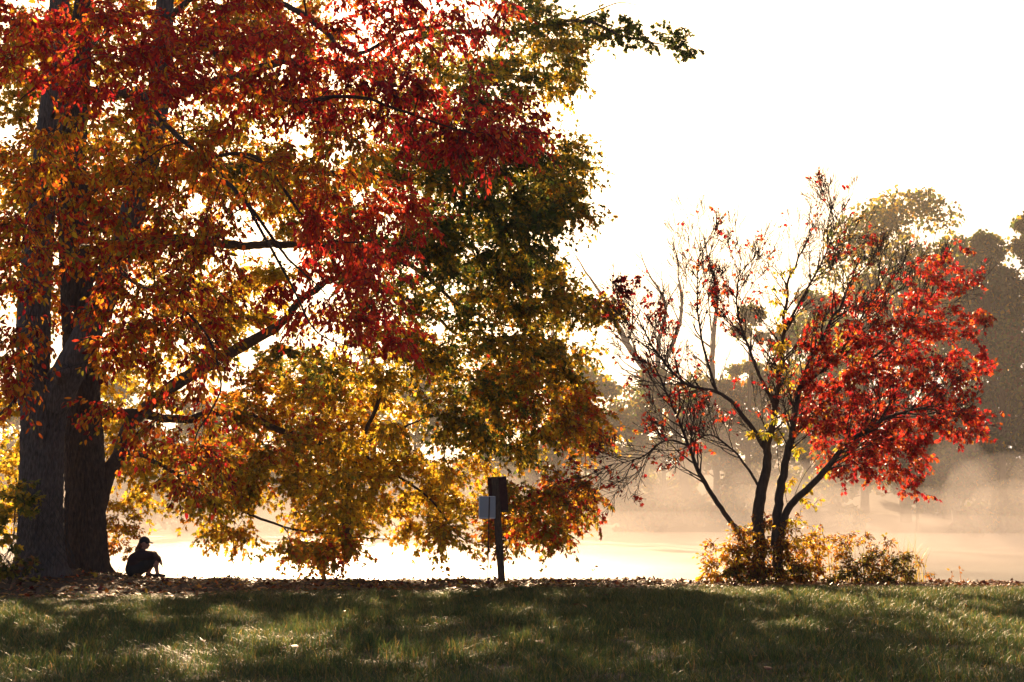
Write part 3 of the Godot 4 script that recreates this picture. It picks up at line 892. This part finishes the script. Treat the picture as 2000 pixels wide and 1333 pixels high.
	limb(v, [[1535, 1100, D + 0.2], [1540, 1000, D + 0.1], [1520, 900, D + 0.2], [1520, 780, D + 0.3], [1532, 660, D + 0.45], [1545, 540, D + 0.5]], [0.012, 0.011, 0.01, 0.008, 0.006, 0.004], 5, 0.3)
	limb(v, [[1540, 1000, D + 0.1], [1570, 930, D - 0.3], [1620, 860, D - 0.4], [1650, 760, D - 0.5], [1655, 670, D - 0.6]], [0.01, 0.009, 0.007, 0.005, 0.004], 5, 0.3)
	for q in [[1530, 600, 18, 80, 7], [1525, 720, 14, 50, 3], [1500, 840, 35, 25, 4], [1560, 960, 30, 40, 5], [1600, 860, 50, 60, 6], [1650, 690, 22, 40, 4], [1550, 1030, 25, 20, 3]]:
		region(v, q[0], q[1], q[2], q[3], q[4], yel, D - 0.5, D + 0.4, 0.2, 30)
	fill(v, at(1530, 1050, D), oval_leaf, 0.1, 0.5, 0.0)
	part("stem", v.wood, M.twig, vine)
	leaf_out(v, vine, oval_leaf, "leaves", 0)

func bush(called: String, label: String, foot: Array, regions: Array, size: float, shape: Array, rad: float, d0: float, d1: float, droop := 0.3) -> void:
	var base := at(foot[0], 1100, foot[1])
	base.y = ground_y(base.x, foot[1]) - 0.05
	var o := thing(called, base, label, "shrub")
	var t := Growth.new()
	for k in 7:
		var a := base + Vector3(rnd(-0.35, 0.35), 0, rnd(-0.2, 0.2))
		limb_at(t, [a, a + Vector3(rnd(-0.1, 0.1), 0.3, rnd(-0.1, 0.1)), a + Vector3(rnd(-0.3, 0.3), 0.6, rnd(-0.2, 0.2))], [0.012, 0.01, 0.006], 5)
	for q in regions:
		region(t, q[0], q[1], q[2], q[3], q[4], q[5], d0, d1, rad, q[6])
	fill(t, base, shape, size, droop, 0.05, 0.7)
	part("stems", t.wood, M.twig, o, "stuff")
	leaf_out(t, o, shape, "leaves", 0)
func shrubs() -> void:
	var rust := [[BROWN, 1.0], [ORANGE, 0.6], [GOLD, 0.5], [OLIVE, 0.8], [MAROON, 0.35]]
	var gold := [[GOLD, 1.0], [YELLOW, 0.6], [ORANGE, 0.4], [BROWN, 0.4]]
	var dim := [[OLIVE, 1.0], [BROWN, 0.8], [DARK, 0.8]]
	bush("bramble_shrub", "rust and gold bramble shrub crowding the red maple's foot", [1490, 30.8], [[1500, 1045, 50, 35, 13, rust, 85], [1500, 1095, 85, 38, 26, rust, 110], [1420, 1095, 45, 32, 11, gold, 70], [1575, 1085, 32, 45, 11, gold, 70], [1400, 1115, 30, 15, 4, gold, 60], [1500, 1120, 100, 16, 14, dim, 110], [1385, 1085, 14, 20, 4, gold, 16], [1600, 1040, 20, 30, 5, gold, 16], [1450, 1035, 20, 20, 4, gold, 18], [1555, 1015, 14, 14, 3, gold, 14]], 0.085, oval_leaf, 0.24, 30.4, 31.4)
	bush("reed_shrub", "spindly golden-brown shrub with tall grass tips by the water", [1690, 30.9], [[1640, 1080, 30, 42, 9, gold, 60], [1690, 1085, 60, 38, 14, rust, 65], [1720, 1108, 70, 26, 14, dim, 100], [1775, 1115, 35, 18, 5, rust, 50], [1690, 1122, 95, 13, 10, dim, 100]], 0.07, oval_leaf, 0.2, 30.5, 31.4)
	bush("maple_sapling", "orange-gold bushy sapling between the dark trunk and seated person", [225, 32.3], [[225, 1010, 40, 35, 8, gold, 70], [235, 1050, 32, 38, 8, [[ORANGE, 1.0], [GOLD, 0.7], [BROWN, 0.4]], 70]], 0.085, oval_leaf, 0.28, 32.0, 33.4, 0.6)
	bush("edge_shrub", "dim yellow-green shrub beside the grey trunk's foot", [8, 27.4], [[15, 1000, 40, 60, 8, [[OLIVE, 1.0], [GOLD, 0.5], [GREEN, 0.5]], 60], [10, 1120, 45, 45, 8, dim, 80]], 0.12, maple_leaf, 0.3, 26.6, 28.0)
	# tall wispy grass behind the spindly shrub
	var rg := Geo.new()
	var base := at(1710, 1130, 31.3)
	for k in 110:
		var p := Vector3(base.x + rnd(-1.1, 1.0), ground_y(base.x, 31.2), -31.2 + rnd(-0.3, 0.3))
		ribbon(rg, p, rnd(0.7, 1.25), rnd(0, TAU), rnd(0.15, 0.5), 0.008, tone([[Color(0.42, 0.3, 0.09), 1.0], [OLIVE, 0.6]]))
	var reeds := thing("reed_clump", base, "straw-coloured reeds standing in the spindly shrub", "reeds", "", "stuff")
	part("blades", rg, M.blade, reeds)
	for q in [[1858, 1138, 0.36], [1878, 1138, 0.42], [1160, 1130, 0.5]]:
		var s := Geo.new()
		var p := at(q[0], q[1], 30.9)
		p.y = ground_y(p.x, 30.9)
		ribbon(s, p, q[2], rnd(0, TAU), 0.4, 0.008, BROWN)
		for k in 5:
			var sz := rnd(0.05, 0.09)
			s.stamp(oval_leaf, Transform3D(hang(ball(), ball()).scaled_local(Vector3.ONE * sz), p + Vector3(rnd(-0.05, 0.05), q[2] * rnd(0.3, 0.9), 0)), tone([[BROWN, 1.0], [ORANGE, 0.7]]))
		var w := thing("dry_weed", p, "dry brown weed stalk standing alone on the bank edge", "weed", "weeds on the bank edge")
		part("stalk", s, M.blade, w)

func ribbon(g: Geo, p: Vector3, high: float, turn: float, bend: float, wide: float, col: Color) -> void:
	var out := Vector3(cos(turn), 0, sin(turn))
	var a := turn + rng.randf_range(-0.9, 0.9) + PI * 0.5
	var side := Vector3(cos(a), 0, sin(a))
	var f := g.v.size()
	for k in 4:
		var w := k / 3.0
		var c := p + Vector3(0, high * (w - 0.35 * bend * w * w), 0) + out * high * bend * w * w
		var nn := side.cross(Vector3(0, 1.0 - 0.7 * bend * w, 0) + out * bend * 2.0 * w).normalized()
		var s := side * wide * (1.0 - w * 0.55)
		if k == 3:
			g.v.append(c); g.n.append(nn); g.c.append(col)
		else:
			g.v.append_array([c - s, c + s]); g.n.append_array([nn, nn]); g.c.append_array([col, col])
	g.i.append_array([f, f + 2, f + 1, f + 1, f + 2, f + 3, f + 2, f + 4, f + 3, f + 3, f + 4, f + 5, f + 4, f + 6, f + 5])
func lawn_edge(x: float) -> float:   # where the mown grass gives way to leaf litter
	return 24.9 + 3.6 * smoothstep(-9.5, 1.0, x) + 1.4 * smoothstep(1.0, 7.0, x) + 0.9 * lumps.get_noise_2d(x * 22.0, 88.0)
func grass() -> void:
	var tints := [[Color(0.06, 0.11, 0.042), 1.0], [Color(0.11, 0.15, 0.042), 0.8], [Color(0.23, 0.2, 0.05), 0.45], [Color(0.42, 0.29, 0.1), 0.28]]
	var o := thing("grass", Vector3.ZERO, "long dewy green grass of the lawn", "grass", "", "stuff")
	var placed := [[], [], [], [], [], []]
	for k in 33000:
		var d := sqrt(rnd(64.0, 31.6 * 31.6))
		var x := rnd(-1, 1) * (d * 0.37 + 1.6)
		var edge := lawn_edge(x)
		if d > edge + 0.5 and rng.randf() > 0.07: continue
		if d > bank_d(x) - 0.15: continue
		var tall := 0.8 + 0.7 * lumps.get_noise_2d(x * 30.0, d * 30.0) + 0.6 * lumps.get_noise_2d(x * 110.0, d * 110.0)
		tall = clampf(tall, 0.35, 1.5) * rnd(0.75, 1.2)
		tall *= lerpf(1.0, 0.38, smoothstep(edge - 4.5, edge, d))
		var b := Basis(Vector3.UP, rnd(0, TAU)).scaled(Vector3(1, tall, 1))
		placed[rng.randi() % 6].append(Transform3D(b, Vector3(x, ground_y(x, d) - 0.012, -d)))
	for s in 6:
		var g := Geo.new()
		for k in 20:
			ribbon(g, Vector3(rnd(-0.13, 0.13), 0, rnd(-0.13, 0.13)), rnd(0.06, 0.21), rnd(0, TAU), rnd(0.15, 0.95), rnd(0.0028, 0.0048), tone(tints))
		var mm := MultiMesh.new()
		mm.transform_format = MultiMesh.TRANSFORM_3D
		mm.mesh = g.mesh()
		mm.instance_count = placed[s].size()
		for k in placed[s].size(): mm.set_instance_transform(k, placed[s][k])
		var m := MultiMeshInstance3D.new()
		m.name = "blades"
		m.multimesh = mm
		m.material_override = M.blade
		o.add_child(m, true)
		m.set_meta("kind", "stuff")
func litter() -> void:
	var g := Geo.new()
	var pal := [[BROWN, 1.0], [Color(0.3, 0.16, 0.06), 0.7], [VERMILION, 0.22], [ORANGE, 0.3], [MAROON, 0.5], [GOLD, 0.2]]
	for k in 9000:
		var x := rnd(-13.5, 13.0)
		var edge := lawn_edge(x)
		var d := rnd(edge - 0.7, bank_d(x) + 0.25)
		if k % 75 == 0: d = rnd(13, 26)
		var lift := 0.02 + (0.05 if d < edge - 0.7 else 0.0)
		var sz := rnd(0.06, 0.13)
		g.stamp(maple_leaf if k % 2 else oval_leaf, Transform3D(hang(Vector3(rnd(-1, 1), rnd(-0.15, 0.55), rnd(-1, 1)), Vector3(rnd(-0.5, 0.5), 1, rnd(-0.5, 0.5))).scaled_local(Vector3.ONE * sz), Vector3(x, ground_y(x, d) + lift, -d)), tone(pal))
	var o := thing("fallen_leaves", Vector3.ZERO, "brown and orange fallen leaves along the bank", "leaves", "", "stuff")
	part("leaves", g, M.litter, o, "stuff")

# ---------------------------------------------------------------- the sign and its stake
func sign_board() -> void:
	var D := 30.6
	var low := at(981, 1131, D)
	low.y = ground_y(low.x, D) - 0.15
	var high := at(966.5, 934, D)
	var up := (high - low).normalized()
	var f := Basis(up.cross(Vector3(0, 0, 1)).normalized(), up, Vector3.ZERO)
	f.z = f.x.cross(f.y)
	var o := thing("sign_post", low, "leaning brown sign post with a dark red-brown board and small white panel", "sign")
	var g := Geo.new()
	g.box(Transform3D(f, (low + high) * 0.5), Vector3(0.078, (high - low).length() * 0.5, 0.06), 0.008, Color.WHITE)
	part("post", g, M.post, o)
	var turn := f * Basis(Vector3.UP, 0.12)
	var board := Geo.new()
	var mid := at(972.5, 967, D + 0.1)
	board.box(Transform3D(turn, mid), Vector3(0.205, 0.385, 0.02), 0.006, Color.WHITE)
	var bo := part("board", board, M.panel, o)
	tag(bo, "dark red-brown wooden board on the back of the post")
	var lip := Geo.new()
	lip.box(Transform3D(turn, mid - up * 0.36 - Vector3(0, 0, -0.03)), Vector3(0.2, 0.02, 0.03), 0.004, Color.WHITE)
	part("board_batten", lip, M.post, o)
	var lip2 := Geo.new()
	lip2.box(Transform3D(turn, mid + up * 0.37 - Vector3(0, 0, -0.03)), Vector3(0.2, 0.016, 0.03), 0.004, Color.WHITE)
	part("board_batten", lip2, M.post, o)
	var c := at(951.5, 991.5, D - 0.1)
	var face := Basis(Vector3.UP, 0.1)
	var w := Geo.new()
	w.box(Transform3D(face, c), Vector3(0.178, 0.236, 0.01), 0.003, Color.WHITE)
	var pn := part("panel", w, M.grey_panel, o)
	tag(pn, "small grey-white panel fixed to the side of the post")
	var lit_rim := Geo.new()  # white strips paint the lit rim of the panel edges
	lit_rim.box(Transform3D(face, c + face * Vector3(-0.172, 0, 0.012)), Vector3(0.011, 0.24, 0.012), 0.003, Color.WHITE)
	lit_rim.box(Transform3D(face, c + face * Vector3(0, -0.229, 0.012)), Vector3(0.16, 0.012, 0.012), 0.003, Color.WHITE)
	lit_rim.box(Transform3D(face, c + face * Vector3(0, 0.229, 0.012)), Vector3(0.16, 0.008, 0.012), 0.003, Color.WHITE)
	part("painted_lit_rim", lit_rim, M.white, o)
	var foot := at(952.5, 1131, D - 0.25)
	foot.y = ground_y(foot.x, D - 0.25) - 0.1
	var st := thing("garden_stake", foot, "thin dark stake standing before the white panel", "stake")
	var s := Geo.new()
	s.tube([foot, at(954, 1050, D - 0.25), at(956, 971, D - 0.25)], [0.016, 0.015, 0.014], 8, Color.WHITE)
	part("rod", s, M.post, st)
	var sp := Geo.new()
	for k in 7:
		sp.stamp(oval_leaf, Transform3D(hang(Vector3(rnd(-1, 0.4), rnd(-0.2, 0.6), rnd(-0.3, 0.3)), ball()).scaled_local(Vector3.ONE * rnd(0.06, 0.1)), at(950 - k * 1.5, 1112 + rnd(-8, 6), D - 0.25)), tone([[BROWN, 1.0], [OLIVE, 0.6]]))
	part("sprig", sp, M.leaf, st, "stuff")

# ---------------------------------------------------------------- the person
class Field:
	var bones := []      # [a, b, ra, rb, colour, squash]
	func add(a: Vector3, b: Vector3, ra: float, rb: float, col: Color) -> void:
		bones.append([a, b, ra, rb, col])
	func sample(p: Vector3, k: float) -> float:
		var d := 1e9
		for q in bones:
			var ab: Vector3 = q[1] - q[0]
			var t := clampf((p - q[0]).dot(ab) / maxf(ab.length_squared(), 1e-6), 0, 1)
			var e: float = (p - q[0] - ab * t).length() - lerpf(q[2], q[3], t)
			var h := clampf(0.5 + 0.5 * (d - e) / k, 0.0, 1.0) if d < 1e8 else 1.0
			d = lerpf(d, e, h) - k * h * (1.0 - h) if d < 1e8 else e
		return d
	func tint(p: Vector3) -> Color:
		var d := 1e9
		var c := Color.BLACK
		for q in bones:
			var ab: Vector3 = q[1] - q[0]
			var t := clampf((p - q[0]).dot(ab) / maxf(ab.length_squared(), 1e-6), 0, 1)
			var e: float = (p - q[0] - ab * t).length() - lerpf(q[2], q[3], t)
			if e < d:
				d = e
				c = q[4]
		return c
	func nets(g: Geo, cell: float, k: float, where: Transform3D) -> void:
		var lo := Vector3.ONE * 1e9
		var hi := -lo
		for q in bones:
			for e in 2:
				lo = lo.min(q[e] - Vector3.ONE * (q[2 + e] + 2 * cell))
				hi = hi.max(q[e] + Vector3.ONE * (q[2 + e] + 2 * cell))
		var n := Vector3i(((hi - lo) / cell).ceil()) + Vector3i.ONE
		var val := PackedFloat32Array()
		val.resize(n.x * n.y * n.z)
		for z in n.z:
			for y in n.y:
				for x in n.x:
					val[(z * n.y + y) * n.x + x] = sample(lo + Vector3(x, y, z) * cell, k)
		var ids := {}
		var first := g.v.size()
		var off := [1, n.x, n.x * n.y]
		for z in n.z - 1:
			for y in n.y - 1:
				for x in n.x - 1:
					var b := (z * n.y + y) * n.x + x
					var sum := Vector3.ZERO
					var m := 0
					for e in [[0, 1], [2, 3], [4, 5], [6, 7], [0, 2], [1, 3], [4, 6], [5, 7], [0, 4], [1, 5], [2, 6], [3, 7]]:
						var i0: int = b + (e[0] & 1) + ((e[0] >> 1) & 1) * off[1] + (e[0] >> 2) * off[2]
						var i1: int = b + (e[1] & 1) + ((e[1] >> 1) & 1) * off[1] + (e[1] >> 2) * off[2]
						var f0 := val[i0]
						var f1 := val[i1]
						if (f0 < 0) != (f1 < 0):
							var t := f0 / (f0 - f1)
							sum += Vector3(e[0] & 1, (e[0] >> 1) & 1, e[0] >> 2).lerp(Vector3(e[1] & 1, (e[1] >> 1) & 1, e[1] >> 2), t)
							m += 1
					if m:
						ids[b] = g.v.size()
						var p := lo + (Vector3(x, y, z) + sum / m) * cell
						var h := cell * 0.5
						var nn := Vector3(sample(p + Vector3(h, 0, 0), k) - sample(p - Vector3(h, 0, 0), k), sample(p + Vector3(0, h, 0), k) - sample(p - Vector3(0, h, 0), k), sample(p + Vector3(0, 0, h), k) - sample(p - Vector3(0, 0, h), k))
						g.v.append(where * p)
						g.n.append((where.basis * nn).normalized())
						g.c.append(tint(p))
		for z in range(1, n.z - 1):
			for y in range(1, n.y - 1):
				for x in range(1, n.x - 1):
					var b := (z * n.y + y) * n.x + x
					for ax in 3:
						var inside := val[b] < 0
						if inside != (val[b + off[ax]] < 0):
							var u: int = off[(ax + 1) % 3]
							var w: int = off[(ax + 2) % 3]
							var q := [ids.get(b, first), ids.get(b - u, first), ids.get(b - u - w, first), ids.get(b - w, first)]
							if inside: g.i.append_array([q[0], q[1], q[2], q[0], q[2], q[3]])
							else: g.i.append_array([q[0], q[2], q[1], q[0], q[3], q[2]])

func sitter() -> void:
	var seat := at(256, 1137, 31.0)
	seat.y = ground_y(seat.x, 31.0) - 0.01
	var o := thing("person", seat, "person in dark jacket, shorts and cap sitting on the bank, arm over knees", "person")
	var where := Transform3D(Basis(Vector3.UP, 0.12), seat)
	var top := Color(0.035, 0.014, 0.014)
	var shorts := Color(0.016, 0.017, 0.016)
	var skin := Color(0.36, 0.18, 0.12)
	var shoe := Color(0.05, 0.045, 0.04)
	var f := Field.new()
	f.add(Vector3(0.02, 0.13, 0.07), Vector3(0.02, 0.13, -0.07), 0.125, 0.125, shorts)
	f.add(Vector3(0.01, 0.17, 0), Vector3(0.07, 0.36, 0), 0.15, 0.165, top)
	f.add(Vector3(0.09, 0.36, 0.05), Vector3(0.175, 0.49, 0.04), 0.155, 0.125, top)
	f.add(Vector3(0.09, 0.36, -0.05), Vector3(0.175, 0.49, -0.04), 0.155, 0.125, top)
	f.add(Vector3(0.1, 0.22, 0), Vector3(0.14, 0.34, 0), 0.16, 0.16, top)
	f.add(Vector3(0.16, 0.51, 0.13), Vector3(0.16, 0.51, -0.13), 0.075, 0.075, top)
	f.add(Vector3(0.17, 0.54, 0), Vector3(0.235, 0.63, 0), 0.06, 0.052, skin)
	f.add(Vector3(0.245, 0.73, 0), Vector3(0.265, 0.69, 0), 0.09, 0.08, skin)
	f.add(Vector3(0.285, 0.66, 0), Vector3(0.305, 0.635, 0), 0.055, 0.038, skin)
	f.add(Vector3(0.345, 0.7, 0), Vector3(0.358, 0.675, 0), 0.011, 0.017, skin)
	f.add(Vector3(0.25, 0.69, 0.085), Vector3(0.245, 0.715, 0.088), 0.015, 0.018, skin)
	for s in [1.0, -1.0]:
		var hip := Vector3(0.05, 0.14, 0.095 * s)
		var knee := Vector3(0.49, 0.40, 0.12 * s) if s > 0 else Vector3(0.44, 0.38, 0.14 * s)
		var ank := Vector3(0.56, 0.07, 0.11 * s) if s > 0 else Vector3(0.33, 0.07, 0.14 * s)
		f.add(hip, hip.lerp(knee, 0.9), 0.125, 0.095, shorts)
		f.add(hip + Vector3(0.1, -0.02, 0), hip.lerp(knee, 0.8) - Vector3(0, 0.09, 0), 0.1, 0.06, shorts)
		f.add(hip.lerp(knee, 0.85), knee, 0.068, 0.056, skin)
		f.add(knee, knee.lerp(ank, 0.4), 0.052, 0.056, skin)
		f.add(knee.lerp(ank, 0.4), ank, 0.056, 0.036, skin)
		f.add(ank + Vector3(-0.02, -0.025, 0), ank + Vector3(0.15, -0.04, 0.02 * s), 0.042, 0.034, shoe)
		var sh := Vector3(0.165, 0.505, 0.17 * s)
		var elb := Vector3(0.44, 0.475, 0.2 * s)
		var wri := Vector3(0.6, 0.36, 0.1 * s) if s > 0 else Vector3(0.57, 0.4, -0.02)
		f.add(sh, elb, 0.078, 0.066, top)
		f.add(sh - Vector3(0, 0.07, 0), elb - Vector3(0.06, 0.05, 0), 0.07, 0.05, top)
		f.add(elb, wri, 0.064, 0.042, top)
	var g := Geo.new()
	f.nets(g, 0.019, 0.03, where)
	for s in [1.0, -1.0]:     # relaxed hands, each finger of its own length
		var wri := Vector3(0.6, 0.36, 0.1) if s > 0 else Vector3(0.57, 0.4, -0.02)
		var hnd := Field.new()
		var dirn := Vector3(0.4, -0.9, 0).normalized()
		hnd.add(wri, wri + dirn * 0.08, 0.026, 0.03, skin)
		for k in 4:
			var root := wri + dirn * 0.085 + Vector3(0, 0, (k - 1.5) * 0.019 * s)
			var bend := (dirn + Vector3(-0.25, -0.1, 0)).normalized()
			var long: float = [0.038, 0.043, 0.041, 0.032][k]
			hnd.add(root, root + dirn * long, 0.0095, 0.009, skin)
			hnd.add(root + dirn * long, root + dirn * long + bend * long * 0.8, 0.009, 0.0075, skin)
		var th := wri + dirn * 0.03 + Vector3(-0.015, 0, -0.02 * s)
		hnd.add(th, th + Vector3(-0.025, -0.035, -0.012 * s), 0.012, 0.01, skin)
		hnd.add(th + Vector3(-0.025, -0.035, -0.012 * s), th + Vector3(-0.022, -0.068, -0.012 * s), 0.01, 0.008, skin)
		hnd.nets(g, 0.0065, 0.006, where)
	g.agree()
	part("body", g, M.body, o)
	var capc := Color(0.015, 0.014, 0.016)
	var cf := Field.new()
	cf.add(Vector3(0.225, 0.765, 0), Vector3(0.275, 0.765, 0), 0.092, 0.088, capc)
	cf.add(Vector3(0.235, 0.8, 0), Vector3(0.255, 0.8, 0), 0.072, 0.072, capc)
	for k in 7:
		var z := (k - 3) * 0.021
		cf.add(Vector3(0.32, 0.758, z), Vector3(0.44 - z * z * 6.0, 0.722, z), 0.014, 0.011, capc)
	var cg := Geo.new()
	cf.nets(cg, 0.011, 0.012, where)
	cg.agree()
	part("cap", cg, M.body, o)
	var hf := Field.new()
	var hc := Color(0.13, 0.035, 0.018)
	hf.add(Vector3(0.185, 0.73, 0), Vector3(0.175, 0.66, 0), 0.06, 0.065, hc)
	hf.add(Vector3(0.16, 0.68, 0), Vector3(0.1, 0.6, 0.01), 0.055, 0.04, hc)
	hf.add(Vector3(0.1, 0.6, 0.01), Vector3(0.06, 0.56, 0.015), 0.038, 0.014, hc)
	var hg := Geo.new()
	hf.nets(hg, 0.012, 0.02, where)
	hg.agree()
	part("hair", hg, M.body, o)
